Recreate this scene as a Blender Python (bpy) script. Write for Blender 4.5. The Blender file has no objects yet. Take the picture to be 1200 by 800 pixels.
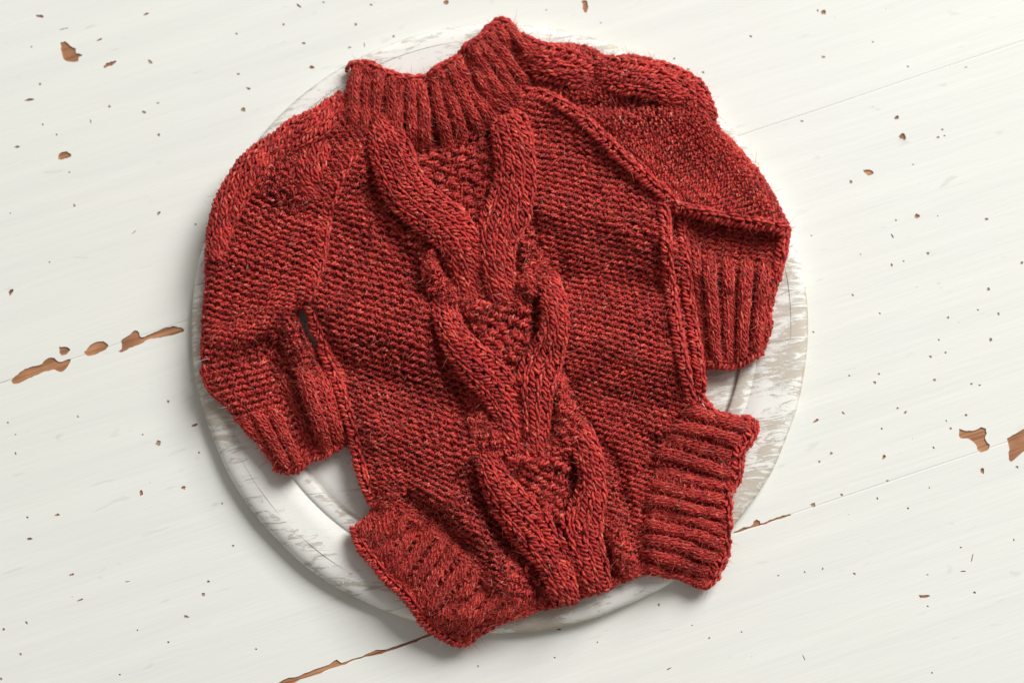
import bpy, math, random
import numpy as np
from mathutils import Vector, Matrix
from mathutils.geometry import delaunay_2d_cdt
rng = np.random.default_rng(7)
random.seed(7)
S = 0.5 / 1200.0            # metres per photo pixel on the table

# ------------------------------------------------------------------ camera
TILT = math.radians(9.0); DIST = 0.9; LENS = 64.8
cam_d = bpy.data.cameras.new('camera'); cam = bpy.data.objects.new('camera', cam_d)
bpy.context.scene.collection.objects.link(cam)
cam.location = (0, -math.sin(TILT) * DIST, math.cos(TILT) * DIST)
cam.rotation_euler = (TILT, 0, 0)
cam_d.lens = LENS; cam_d.sensor_width = 36; cam_d.clip_start = 0.05; cam_d.clip_end = 20
cam_d.dof.use_dof = True; cam_d.dof.focus_distance = 0.872; cam_d.dof.aperture_fstop = 4.5
bpy.context.scene.camera = cam

# ------------------------------------------------------------------ world, lamps, exposure
w = bpy.data.worlds.new('World'); bpy.context.scene.world = w; w.use_nodes = True
bg = w.node_tree.nodes['Background']; bg.inputs[0].default_value = (1.0, 0.955, 0.90, 1); bg.inputs[1].default_value = 0.25
def area(name, az, el, dist, size, power, col):
    l = bpy.data.lights.new(name, 'AREA'); l.energy = power; l.color = col; l.shape = 'RECTANGLE'; l.size = size[0]; l.size_y = size[1]
    o = bpy.data.objects.new(name, l); bpy.context.scene.collection.objects.link(o)
    az = math.radians(az); el = math.radians(el)
    p = Vector((math.cos(az) * math.cos(el), math.sin(az) * math.cos(el), math.sin(el))) * dist
    o.location = p; o.rotation_euler = (-p).to_track_quat('-Z', 'Y').to_euler()
    return o
area('window_light', 50, 41, 5.0, (2.6, 2.6), 340.0, (1.0, 1.0, 0.985))
sc = bpy.context.scene
sc.view_settings.view_transform = 'Standard'; sc.view_settings.look = 'None'
sc.view_settings.exposure = 0.0; sc.view_settings.gamma = 1.0; sc.view_settings.use_curve_mapping = False
sc.render.engine = 'CYCLES'
sc.cycles.use_denoising = True; sc.cycles.max_bounces = 6; sc.cycles.diffuse_bounces = 4; sc.cycles.glossy_bounces = 2

# ------------------------------------------------------------------ plan coordinates: photo pixels traced onto planes at their real height
ct, st = math.cos(TILT), math.sin(TILT)
CAMP = np.array([0, -st * DIST, ct * DIST])
def W(x, y, h):
    """(x, y) traced plan point, h = height above table in units of S -> world xyz"""
    x = np.asarray(x, float); y = np.asarray(y, float); h = np.asarray(h, float) * S
    a = (x - 600) / 1200 * 36 / LENS; b = -(y - 400) / 1200 * 36 / LENS
    dx = a; dy = b * ct + st; dz = b * st - ct
    t = (h - CAMP[2]) / dz
    return np.stack([CAMP[0] + dx * t, CAMP[1] + dy * t, CAMP[2] + dz * t], -1)

# ------------------------------------------------------------------ helpers
COL = bpy.context.scene.collection
def mesh_np(name, V, F, mats, parent=None, uv=None, smooth=True, mi=None, attr=None):
    """V (n,3), F (m,k) index array or list of such arrays"""
    me = bpy.data.meshes.new(name)
    Fs = F if isinstance(F, list) else [F]
    Fs = [np.asarray(f, np.int32) for f in Fs if len(f)]
    nl = sum(f.size for f in Fs); nf = sum(len(f) for f in Fs)
    me.vertices.add(len(V)); me.vertices.foreach_set('co', np.asarray(V, np.float32).ravel())
    me.loops.add(nl); me.loops.foreach_set('vertex_index', np.concatenate([f.ravel() for f in Fs]))
    me.polygons.add(nf)
    tot = np.concatenate([np.full(len(f), f.shape[1], np.int32) for f in Fs])
    me.polygons.foreach_set('loop_start', np.concatenate([[0], np.cumsum(tot)[:-1]]).astype(np.int32))
    if mi is not None: me.polygons.foreach_set('material_index', np.asarray(mi, np.int32))
    me.update(calc_edges=True); me.validate()
    me.polygons.foreach_set('use_smooth', np.full(len(me.polygons), smooth))
    if uv is not None and len(me.loops) == nl:
        lay = me.uv_layers.new(name='UVMap')
        idx = np.empty(nl, np.int32); me.loops.foreach_get('vertex_index', idx)
        lay.data.foreach_set('uv', np.asarray(uv, np.float32)[idx].ravel())
    for m in (mats if isinstance(mats, (list, tuple)) else [mats]): me.materials.append(m)
    o = bpy.data.objects.new(name, me); COL.objects.link(o)
    if parent: o.parent = parent
    return o
def empty(name, loc=(0, 0, 0)):
    o = bpy.data.objects.new(name, None); COL.objects.link(o); o.location = loc; o.empty_display_size = 0.02
    return o
def pip(px, py, poly):
    poly = np.asarray(poly, float); inside = np.zeros(np.shape(px), bool)
    n = len(poly); j = n - 1
    for i in range(n):
        xi, yi = poly[i]; xj, yj = poly[j]
        c = ((yi > py) != (yj > py)) & (px < (xj - xi) * (py - yi) / ((yj - yi) if yj != yi else 1e-9) + xi)
        inside ^= c; j = i
    return inside
def sdist(px, py, poly, closed=True):
    """distance to the polygon edge, positive inside"""
    poly = np.asarray(poly, float); n = len(poly); d = np.full(np.shape(px), 1e9)
    for i in range(n if closed else n - 1):
        a = poly[i]; b = poly[(i + 1) % n]; ab = b - a; L = max(ab @ ab, 1e-9)
        t = np.clip(((px - a[0]) * ab[0] + (py - a[1]) * ab[1]) / L, 0, 1)
        d = np.minimum(d, np.hypot(px - a[0] - t * ab[0], py - a[1] - t * ab[1]))
    if closed: return np.where(pip(px, py, poly), d, -d)
    return d
def cr(P, t):
    """Catmull-Rom through P (k, d) at t in 0..1 (array)"""
    P = np.asarray(P, float); k = len(P)
    if k == 2: return P[0] + (P[1] - P[0]) * np.asarray(t)[..., None]
    Q = np.concatenate([[2 * P[0] - P[1]], P, [2 * P[-1] - P[-2]]])
    s = np.clip(np.asarray(t, float), 0, 1) * (k - 1); i = np.minimum(s.astype(int), k - 2); f = (s - i)[..., None]
    a, b, c, d = Q[i], Q[i + 1], Q[i + 2], Q[i + 3]
    return 0.5 * (2 * b + (c - a) * f + (2 * a - 5 * b + 4 * c - d) * f ** 2 + (3 * b - a - 3 * c + d) * f ** 3)
def resample(P, n):
    P = np.asarray(P, float); q = cr(P, np.linspace(0, 1, 40 * len(P)))
    s = np.concatenate([[0], np.cumsum(np.hypot(*(q[1:, :2] - q[:-1, :2]).T))])
    t = np.linspace(0, s[-1], n)
    return np.stack([np.interp(t, s, q[:, c]) for c in range(q.shape[1])], -1), s[-1]
def noise2(x, y, sc, seed=0):
    """smooth value noise in plan coordinates"""
    r = np.random.default_rng(seed).random((64, 64)); x = np.asarray(x) / sc + 100; y = np.asarray(y) / sc + 100
    xi = np.floor(x).astype(int); yi = np.floor(y).astype(int); fx = x - xi; fy = y - yi
    fx = fx * fx * (3 - 2 * fx); fy = fy * fy * (3 - 2 * fy)
    g = lambda a, b: r[a % 64, b % 64]
    return (g(xi, yi) * (1 - fx) + g(xi + 1, yi) * fx) * (1 - fy) + (g(xi, yi + 1) * (1 - fx) + g(xi + 1, yi + 1) * fx) * fy - 0.5

# ------------------------------------------------------------------ materials
class NT:
    def __init__(s, name):
        s.m = bpy.data.materials.new(name); s.m.use_nodes = True; s.t = s.m.node_tree; s.t.nodes.clear()
        s.out = s.n('ShaderNodeOutputMaterial'); s.b = s.n('ShaderNodeBsdfPrincipled'); s.l(s.b.outputs[0], s.out.inputs[0])
    def n(s, t, **k):
        nd = s.t.nodes.new(t)
        for a, v in k.items(): setattr(nd, a, v)
        return nd
    def l(s, a, b): s.t.links.new(a, b)
    def coord(s, scale=(1, 1, 1), rot=(0, 0, 0), which='Object'):
        c = s.n('ShaderNodeTexCoord'); r = s.n('ShaderNodeMapping'); r.inputs['Rotation'].default_value = rot
        m = s.n('ShaderNodeMapping'); m.inputs['Scale'].default_value = scale
        s.l(c.outputs[which], r.inputs[0]); s.l(r.outputs[0], m.inputs[0]); return m.outputs[0]
    def noise(s, vec, scale, detail=4, rough=0.55, dist=0.0):
        n = s.n('ShaderNodeTexNoise'); n.inputs['Scale'].default_value = scale; n.inputs['Detail'].default_value = detail
        n.inputs['Roughness'].default_value = rough; n.inputs['Distortion'].default_value = dist; s.l(vec, n.inputs['Vector']); return n.outputs[0]
    def ramp(s, fac, stops, interp='LINEAR'):
        r = s.n('ShaderNodeValToRGB'); cr_ = r.color_ramp; cr_.interpolation = interp
        while len(cr_.elements) < len(stops): cr_.elements.new(0.5)
        for e, (p, c) in zip(cr_.elements, stops):
            e.position = p; e.color = (c, c, c, 1) if isinstance(c, (int, float)) else (*c, 1)
        s.l(fac, r.inputs[0]); return r.outputs[0]
    def mix(s, f, a, b, mode='MIX'):
        m = s.n('ShaderNodeMix', data_type='RGBA', blend_type=mode)
        for i, v in ((0, f), (6, a), (7, b)):
            if hasattr(v, 'links'): s.l(v, m.inputs[i])
            elif i == 0: m.inputs[0].default_value = v
            else: m.inputs[i].default_value = (*v, 1)
        return m.outputs[2]
    def math(s, op, a, b=None):
        m = s.n('ShaderNodeMath', operation=op)
        for i, v in ((0, a), (1, b)):
            if v is None: continue
            if hasattr(v, 'links'): s.l(v, m.inputs[i])
            else: m.inputs[i].default_value = v
        return m.outputs[0]
    def bump(s, h, strength, dist):
        b = s.n('ShaderNodeBump'); b.inputs['Strength'].default_value = strength; b.inputs['Distance'].default_value = dist
        s.l(h, b.inputs['Height']); s.l(b.outputs[0], s.b.inputs['Normal']); return b

PLANK_ANG = math.atan(0.333)
def mat_paint():
    t = NT('chipped_white_paint'); r = (0, 0, -PLANK_ANG)
    v1 = t.coord((6, 90, 6), r); v2 = t.coord((30, 420, 30), r); v3 = t.coord((1, 1, 1), r)
    strokes = t.noise(v1, 1.0, 6, 0.6, 0.3); fine = t.noise(v2, 1.0, 3, 0.6)
    big = t.noise(v3, 5.0, 3, 0.5)
    c = t.mix(t.ramp(big, [(0.35, 0.0), (0.7, 1.0)]), (0.81, 0.815, 0.775), (0.805, 0.80, 0.74))
    c = t.mix(t.ramp(strokes, [(0.3, 0.0), (0.7, 0.8)]), c, (0.75, 0.755, 0.715))
    # faint grey scuffs of their own shape
    sc_ = t.noise(t.coord((55, 190, 55), r), 1.0, 2, 0.5, 0.6)
    c = t.mix(t.ramp(sc_, [(0.68, 0.0), (0.78, 0.3)]), c, (0.45, 0.45, 0.40))
    t.l(c, t.b.inputs['Base Color']); t.b.inputs['Roughness'].default_value = 0.55; t.b.inputs['Specular IOR Level'].default_value = 0.35
    h = t.math('ADD', strokes, t.math('MULTIPLY', fine, 0.35))
    t.bump(h, 0.45, 0.0007)
    return t.m
def mat_wood(name='bare_brown_wood'):
    t = NT(name); r = (0, 0, -PLANK_ANG)
    g = t.noise(t.coord((25, 600, 25), r), 1.0, 5, 0.65, 0.5)
    b = t.noise(t.coord((60, 60, 60)), 1.0, 3, 0.5)
    c = t.ramp(g, [(0.3, (0.16, 0.065, 0.03)), (0.5, (0.44, 0.195, 0.09)), (0.72, (0.60, 0.32, 0.17))])
    c = t.mix(t.ramp(b, [(0.4, 0.0), (0.65, 0.6)]), c, (0.20, 0.085, 0.04))
    t.l(c, t.b.inputs['Base Color']); t.b.inputs['Roughness'].default_value = 0.8
    t.bump(g, 0.6, 0.0004); return t.m
def mat_dark_wood():
    t = NT('grimy_wood')
    g = t.noise(t.coord((120, 120, 120)), 1.0, 3, 0.5)
    t.l(t.ramp(g, [(0.3, (0.22, 0.16, 0.11)), (0.7, (0.45, 0.33, 0.22))]), t.b.inputs['Base Color']); t.b.inputs['Roughness'].default_value = 0.85
    return t.m
def mat_plate():
    t = NT('whitewashed_wood'); r = (0, 0, math.radians(-9))
    grain = t.noise(t.coord((60, 260, 60), r), 1.0, 8, 0.75, 1.2)
    patch = t.noise(t.coord((1, 1.4, 1), r), 17.0, 4, 0.6, 0.3)
    fine = t.noise(t.coord((70, 900, 90), r), 1.0, 3, 0.6)
    c0 = t.coord((1, 1, 1)); sep = t.n('ShaderNodeSeparateXYZ'); t.l(c0, sep.inputs[0])
    rad = t.math('DIVIDE', t.math('SQRT', t.math('ADD', t.math('POWER', sep.outputs[0], 2.0), t.math('POWER', sep.outputs[1], 2.0))), 361 * S)
    edge = t.ramp(rad, [(0.0, 0.0), (0.77, 0.0), (0.80, 0.10), (0.825, 0.02), (0.86, 0.0), (0.905, 0.04), (0.94, 0.085), (0.975, 0.075), (1.0, 0.09)])
    m = t.math('ADD', t.math('ADD', t.math('MULTIPLY', grain, 0.85), t.math('MULTIPLY', patch, 0.40)), t.math('MULTIPLY', edge, 1.0))
    m = t.math('ADD', m, t.math('MULTIPLY', t.math('SUBTRACT', t.noise(t.coord((1, 1, 1)), 13.0, 2, 0.5), 0.5), 0.38))
    wear = t.ramp(m, [(0.70, 0.0), (0.775, 0.75)])
    base = t.mix(t.ramp(grain, [(0.35, 0.0), (0.7, 0.6)]), (0.83, 0.82, 0.775), (0.77, 0.755, 0.705))
    wood = t.mix(fine, (0.36, 0.29, 0.21), (0.58, 0.505, 0.41))
    c = t.mix(wear, base, wood)
    rimw = t.math('MULTIPLY', t.ramp(rad, [(0.985, 0.0), (1.0, 1.0)]), t.ramp(patch, [(0.45, 0.0), (0.6, 0.7)]))
    c = t.mix(rimw, c, (0.42, 0.30, 0.17))
    cracks = t.ramp(t.noise(t.coord((9, 330, 60), r), 1.0, 2, 0.5, 0.5), [(0.70, 0.0), (0.74, 0.6)])
    c = t.mix(cracks, c, (0.22, 0.18, 0.15))
    line = t.math('MULTIPLY', t.ramp(rad, [(0.772, 0.0), (0.779, 1.0), (0.784, 1.0), (0.791, 0.0)]), t.ramp(patch, [(0.35, 0.1), (0.6, 0.85)]))
    c = t.mix(line, c, (0.20, 0.16, 0.125))
    t.l(c, t.b.inputs['Base Color']); t.b.inputs['Roughness'].default_value = 0.72
    t.b.inputs['Specular IOR Level'].default_value = 0.25
    h = t.math('SUBTRACT', t.math('MULTIPLY', grain, 0.5), t.math('MULTIPLY', wear, 0.5))
    h = t.math('SUBTRACT', h, cracks)
    t.bump(h, 0.6, 0.0006); return t.m
def mat_yarn():
    t = NT('heathered_red_wool')
    uv = t.n('ShaderNodeUVMap'); m1 = t.n('ShaderNodeMapping'); t.l(uv.outputs[0], m1.inputs[0]); m1.inputs['Scale'].default_value = (0.10, 1.6, 1)
    heather = t.noise(m1.outputs[0], 1.0, 3, 0.6)
    m2 = t.n('ShaderNodeMapping'); t.l(uv.outputs[0], m2.inputs[0]); m2.inputs['Scale'].default_value = (0.45, 5.0, 1)
    fib = t.noise(m2.outputs[0], 1.0, 2, 0.6)
    c = t.ramp(heather, [(0.25, (0.06, 0.006, 0.010)), (0.36, (0.27, 0.012, 0.018)), (0.48, (0.60, 0.036, 0.036)), (0.60, (0.76, 0.105, 0.072)), (0.72, (0.88, 0.39, 0.28))])
    c = t.mix(t.ramp(fib, [(0.25, 0.75), (0.5, 0.0)]), c, (0.13, 0.006, 0.012))
    c = t.mix(t.ramp(fib, [(0.55, 0.0), (0.8, 0.6)]), c, (0.86, 0.32, 0.24))
    dye = t.noise(t.coord((1, 1, 1)), 130.0, 3, 0.6)
    c = t.mix(t.ramp(dye, [(0.38, 0.42), (0.56, 0.0)]), c, (0.16, 0.012, 0.018))
    t.l(c, t.b.inputs['Base Color']); t.b.inputs['Roughness'].default_value = 0.7; t.b.inputs['Specular IOR Level'].default_value = 0.18
    t.b.inputs['Sheen Weight'].default_value = 0.12; t.b.inputs['Sheen Roughness'].default_value = 0.5; t.b.inputs['Sheen Tint'].default_value = (1.0, 0.45, 0.35, 1)
    t.bump(fib, 0.4, 0.00025)
    t.b.inputs['Subsurface Weight'].default_value = 0.5; t.b.inputs['Subsurface Radius'].default_value = (1.0, 0.25, 0.18); t.b.inputs['Subsurface Scale'].default_value = 0.0011
    return t.m
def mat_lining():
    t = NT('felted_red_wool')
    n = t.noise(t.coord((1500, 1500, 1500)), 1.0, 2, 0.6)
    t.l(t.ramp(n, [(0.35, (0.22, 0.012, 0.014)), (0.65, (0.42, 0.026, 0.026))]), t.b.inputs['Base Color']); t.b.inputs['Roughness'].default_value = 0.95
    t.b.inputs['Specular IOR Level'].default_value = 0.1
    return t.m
def mat_fuzz():
    t = NT('wool_fibre'); 
    uv = t.n('ShaderNodeUVMap'); sp = t.n('ShaderNodeSeparateXYZ'); t.l(uv.outputs[0], sp.inputs[0])
    c = t.ramp(sp.outputs[0], [(0.0, (0.40, 0.02, 0.022)), (0.6, (0.62, 0.07, 0.045)), (0.985, (0.78, 0.27, 0.18)), (0.995, (0.75, 0.62, 0.55))])
    t.l(c, t.b.inputs['Base Color']); t.b.inputs['Roughness'].default_value = 0.6
    tr = t.n('ShaderNodeBsdfTranslucent'); t.l(c, tr.inputs[0]); mx = t.n('ShaderNodeMixShader'); mx.inputs[0].default_value = 0.4
    t.l(t.b.outputs[0], mx.inputs[1]); t.l(tr.outputs[0], mx.inputs[2]); t.l(mx.outputs[0], t.out.inputs[0])
    return t.m
PAINT, WOOD, GRIME, PLATE, YARN, LINING, FUZZ = mat_paint(), mat_wood(), mat_dark_wood(), mat_plate(), mat_yarn(), mat_lining(), mat_fuzz()

# ------------------------------------------------------------------ the painted board table
table = empty('tabletop'); table['kind'] = 'structure'; table['label'] = 'white painted wooden boards with chipped brown spots and long joints'
SEAM = lambda k: (lambda x: -14 - 464 * 0 + k * 463 - 0.334 * x)   # joints: k=0 above, 1 and 2 in view
big_chips = [
 [(13,446),(20,439),(30,432),(48,427),(54,421),(62,419),(70,424),(80,421),(83,422),(77,432),(70,436),(62,433),(46,438),(32,444),(26,447.6),(16,449.6)],
 [(69,406),(82,408),(79,414),(71,416)],
 [(98,413),(108,403),(118,399.6),(127,404),(123,410),(112,415),(103,417)],
 [(139,412),(143,407),(142,399),(154,391),(157,387),(163,389),(164,395),(172,393),(196,383),(212,384),(215.6,388.4),(200,393),(190,395),(178,397),(172,398),(164,404),(154,407),(143,412.4)],
 [(316,805),(335,795),(352,791),(365,785.5),(388,776.5),(394,771),(400,776),(412,772),(425,768),(440,761),(450,761),(470,754.5),(495,745),(520,736),(520,737.5),(500,746),(475,756),(445,765.5),(420,771.5),(400,779),(385,784),(372,789.5),(352,796),(335,804)],
 [(71,50),(77,49.5),(83,55),(89,58),(89,62),(97,65),(92,68),(92,72),(84,73),(75,70),(72,62)],
 [(1124.4,502),(1132,505),(1142,504),(1150,500.5),(1155,502),(1156,508),(1154,514),(1160,521.5),(1157,527.5),(1147,529),(1144,521.5),(1135,514),(1124.5,512.5)],
 [(1180,514),(1190,508),(1199,503),(1212,497),(1222,499),(1216,512),(1206,525),(1198,530),(1184,541),(1182,533),(1183,524)],
 [(860,623),(872,618),(881,615),(884,609),(890,609),(891,613),(905,608),(925,602),(925,604),(900,612),(888,616),(878,619),(861,624.5)],
 [(682,1),(688,1),(689,8),(687,15),(684,14),(683,7)],
 [(1077,697),(1085,696.5),(1091,698),(1085,700),(1078,700)],
 [(68,187),(69,181),(76,177.5),(82,180),(83,184),(77,186),(71,187.5)],
 [(121,79),(124,75),(130,73),(136,71),(133,76),(126,78.5),(122,80.5)],
]
small = """46 19 12 5 0;75 34 18 2 -15;116 47 10 3 -20;176 73 8 5 30;47 99 5 5 0;34 117 12 4 -8;128 125 6 5 0;169 132 7 5 20;185 121 5 3 0;285 129 7 8 0;291 104 8 4 30;279 87 6 4 -10;277 40 4 4 0;186 158 4 7 -30;20 172 8 4 0;66 158 4 4 0;50 146 4 4 0;171 17 9 3 -20;37 55 4 4 0;106 142 3 8 -10;
965 15 9 7 0;965 67 7 5 0;880 43 5 5 0;1023 49 4 4 0;1064 78 4 3 0;1132 79 7 2 -15;1051 138 9 6 -10;1058 160 8 11 20;1104 152 5 4 0;1099 161 6 4 -10;1107 159 4 4 0;1017 202 13 9 0;997 213 6 7 0;940 142 6 4 0;1075 253 9 9 0;1050 258 5 4 0;1156 257 6 5 0;1099 253 3 3 0;1087 297 5 5 0;1070 193 4 3 0;1046 277 2 8 -30;
956 493 10 4 -30;988 484 4 7 -40;1025 448 6 5 20;1030 438 4 4 0;995 440 4 3 0;1090 418 5 5 0;1095 445 6 5 0;1108 413 4 4 0;1061 483 6 5 0;1052 478 4 4 0;1132 486 6 5 0;1138 450 6 4 0;1148 451 4 4 0;1036 535 5 9 30;974 531 5 6 0;960 541 5 4 0;986 579 6 5 0;953 591 8 6 0;1064 595 5 4 0;1114 502 5 5 0;1109 493 4 4 0;1094 524 5 4 0;1151 551 6 11 -5;1033 502 4 4 0;1040 563 6 3 -15;1089 571 3 3 0;1028 584 3 5 0;1192 547 5 4 0;
81 202 4 3 0;87 241 5 5 0;186 250 4 8 45;58 307 4 4 0;13 342 6 11 20;157 272 8 1.5 -40;229 263 5 4 0;197 470 5 5 0;228 498 11 5 -25;9 495 4 4 0;18 509 4 3 0;18 531 4 5 0;91 488 4 4 0;186 519 8 8 0;167 509 4 3 0;233 530 5 4 0;165 577 7 10 0;215 571 9 7 0;67 603 9 4 -10;32 606 4 4 0;35 631 11 4 -8;84 673 9 4 -15;149 681 8 1.5 0;95 702 12 2.5 -20;31 729 4 6 -20;4 737 6 6 0;24 766 4 6 -40;273 639 6 5 0;244 681 6 5 0;238 696 6 7 0;218 722 8 4 0;197 752 6 4 0;140 790 4 4 0;161 738 3 3 0;1 795 5 5 0;
1001 672 6 4 0;772 708 5 5 0;1142 694 5 4 0;1129 669 9 2 0;1139 654 1.5 14 15;1126 641 4 3 0;831 747 5 3 -15;869 740 3 4 0;784 783 9 2 -30;942 770 2 8 -25;1092 788 4 4 0;964 666 3 5 0;943 670 4 3 0;912 674 4 3 0;1087 673 6 2 0;1087 710 4 3 0;811 732 3 3 0;1188 632 3 5 0;
523 3 9 6 0;435 6 6 4 0;379 3 5 4 0;350 7 9 3 30;332 29 4 6 -30;417 29 5 5 0;356 51 7 5 0;365 79 9 5 0;410 56 6 4 0;427 53 1.5 8 0;461 43 4 5 30;525 34 5 4 0;951 276 4 3 0;1045 311 5 6 0;1059 306 4 3 0;999 346 5 4 0;1111 372 5 5 0;1158 339 6 5 0;1146 363 4 4 0;1170 368 5 5 0;1161 398 6 6 0;1197 308 5 7 0;1100 398 4 4 0;1108 413 4 4 0;953 389 4 4 0;1031 367 4 3 0;1008 298 3 3 0;
704 27 3 3 0;790 69 4 4 0;824 85 5 4 0;806 81 7 3 20;958 13 4 5 0;206 390 30 1.2 -19;650 770 4 3 0;560 780 3 4 0;655 737 8 2.5 0;700 752 3 3 0;640 12 3 3 0;260 590 3 4 0;300 760 4 3 0;12 250 3 3 0"""
holes = []
for b in big_chips:
    b = np.array(b, float); q, L = resample(np.vstack([b, b[:1]]) if False else np.vstack([b, b[:1]]), len(b) * 3)
    q = q[:-1]; q = q + rng.normal(0, 0.35, q.shape); holes.append((q, 0))
for ln in small.replace('\n', '').split(';'):
    x, y, a, b, r = map(float, ln.split()); n = 9
    th = np.linspace(0, 2 * math.pi, n, endpoint=False) + rng.random()
    k = (0.37 if max(a, b) > 7 else 0.31) * (1 + rng.normal(0, 0.22, n)); ex, ey = k * a * np.cos(th), k * b * np.sin(th); r = math.radians(r)
    holes.append((np.stack([x + ex * math.cos(r) - ey * math.sin(r), y + ex * math.sin(r) + ey * math.cos(r)], -1), 1 if max(a, b) < 9 else 0))
for _ in range(130):      # more of the same wear outside the frame and hair-fine pits within it
    x, y = rng.uniform(-420, 1620), rng.uniform(-420, 1220); inside = -20 < x < 1220 and -20 < y < 820
    a = rng.uniform(0.8, 1.4) if inside else rng.uniform(3, 12)
    th = np.linspace(0, 2 * math.pi, 7, endpoint=False); k = 0.5 * (1 + rng.normal(0, 0.2, 7))
    holes.append((np.stack([x + a * k * np.cos(th), y + a * 0.8 * k * np.sin(th)], -1), 1))
X0, X1 = -620, 1820
seam_off = {k: None for k in range(-2, 6)}
def seam_line(k, xs):
    return SEAM(k)(xs) + 1.2 * noise2(xs, xs * 0 + k * 50, 60, 5)
PT = 1.5  # paint thickness in px
gap = lambda xs, k: 0.05 + 0.5 * np.clip(noise2(xs, xs * 0 + 9 * k, 45, 8) * 2, 0, 1)
for k in range(-1, 5):
    xs = np.linspace(X0, X1, 180)
    top = np.stack([xs, seam_line(k, xs) + gap(xs, k)], -1); bot = np.stack([xs, seam_line(k + 1, xs) - gap(xs, k + 1)], -1)
    # bare board underneath
    tp = W(top[:, 0], top[:, 1], -PT); bt = W(bot[:, 0], bot[:, 1], -PT)
    n = len(xs); V = np.concatenate([tp, bt, tp - [0, 0, 0.02], bt - [0, 0, 0.02]]); i = np.arange(n - 1)
    q = lambda a, b: np.stack([a * n + i, b * n + i, b * n + i + 1, a * n + i + 1], -1)
    F = np.concatenate([q(0, 1), q(2, 0), q(1, 3)])
    board = mesh_np('plank', V, F, WOOD, table, smooth=False)
    # the paint coat with real holes
    outer = np.concatenate([top, bot[::-1]]); 
    ti = top + [0, 1.3]; bi = bot - [0, 1.3]
    ys_c = SEAM(k)(0)
    verts = list(map(tuple, outer)) ; edges = [(j, (j + 1) % len(outer)) for j in range(len(outer))]
    o0 = len(verts); verts += list(map(tuple, ti[1:-1])); edges += [(o0 + j, o0 + j + 1) for j in range(len(ti) - 3)]
    o0 = len(verts); verts += list(map(tuple, bi[1:-1])); edges += [(o0 + j, o0 + j + 1) for j in range(len(bi) - 3)]
    mine = []
    for hq, kind in holes:
        yo = hq[:, 1] + 0.334 * hq[:, 0]; lo = -14 + k * 463; hi = lo + 463
        if yo.max() > lo - 3 and yo.min() < hi + 3:
            o0 = len(verts); verts += list(map(tuple, hq)); edges += [(o0 + j, o0 + (j + 1) % len(hq)) for j in range(len(hq))]; mine.append((hq, kind))
    vo, eo, fo, *_ = delaunay_2d_cdt([Vector(v) for v in verts], edges, [], 0, 1e-4)
    vo = np.array([tuple(v) for v in vo]); fo = np.array([f for f in fo if len(f) == 3])
    cx, cy = vo[fo].mean(1).T; keep = pip(cx, cy, outer); pit = np.full(len(cx), -1)
    for hq, kind in mine:
        ins = pip(cx, cy, hq); keep &= ~ins
        if kind == 1: pit[ins] = 1
    f = fo[keep]
    d_seam = np.minimum(np.abs(vo[:, 1] - np.interp(vo[:, 0], xs, top[:, 1])), np.abs(vo[:, 1] - np.interp(vo[:, 0], xs, bot[:, 1])))
    hz = np.where(d_seam < 0.5, -0.4, 0.0)
    T = W(vo[:, 0], vo[:, 1], hz)
    # rim walls of the coat
    ed = {}
    for a, b, c in f:
        for e in ((a, b), (b, c), (c, a)): ed[e] = ed.get(e, 0) + 1
    be = np.array([e for e in ed if (e[1], e[0]) not in ed])
    B = T.copy(); B[:, 2] = W(vo[:, 0], vo[:, 1], np.full(len(vo), -PT))[:, 2] - 0.00002
    nv = len(vo); walls = np.stack([be[:, 1], be[:, 0], be[:, 0] + nv, be[:, 1] + nv], -1)
    V2 = np.concatenate([T, B])
    # faces must look up
    a, b, c = T[f[:, 0]], T[f[:, 1]], T[f[:, 2]]; up = np.cross(b - a, c - a)[:, 2] > 0
    f = np.where(up[:, None], f, f[:, ::-1])
    mesh_np('paint_coat', V2, [f, walls], PAINT, board, smooth=False)
    fp = fo[(pit == 1) & pip(cx, cy, outer)]
    if len(fp):
        Vp = T.copy(); Vp[:, 2] = W(vo[:, 0], vo[:, 1], np.full(len(vo), -PT * 0.7))[:, 2]
        mesh_np('grime_fill', Vp, fp, GRIME, board, smooth=False)
# the underside that closes the joints
c4 = W([X0, X1, X1, X0], [-1200, -1200, 2200, 2200], -30)
mesh_np('table_underside', c4, np.array([[3, 2, 1, 0]]), GRIME, table, smooth=False)

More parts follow.
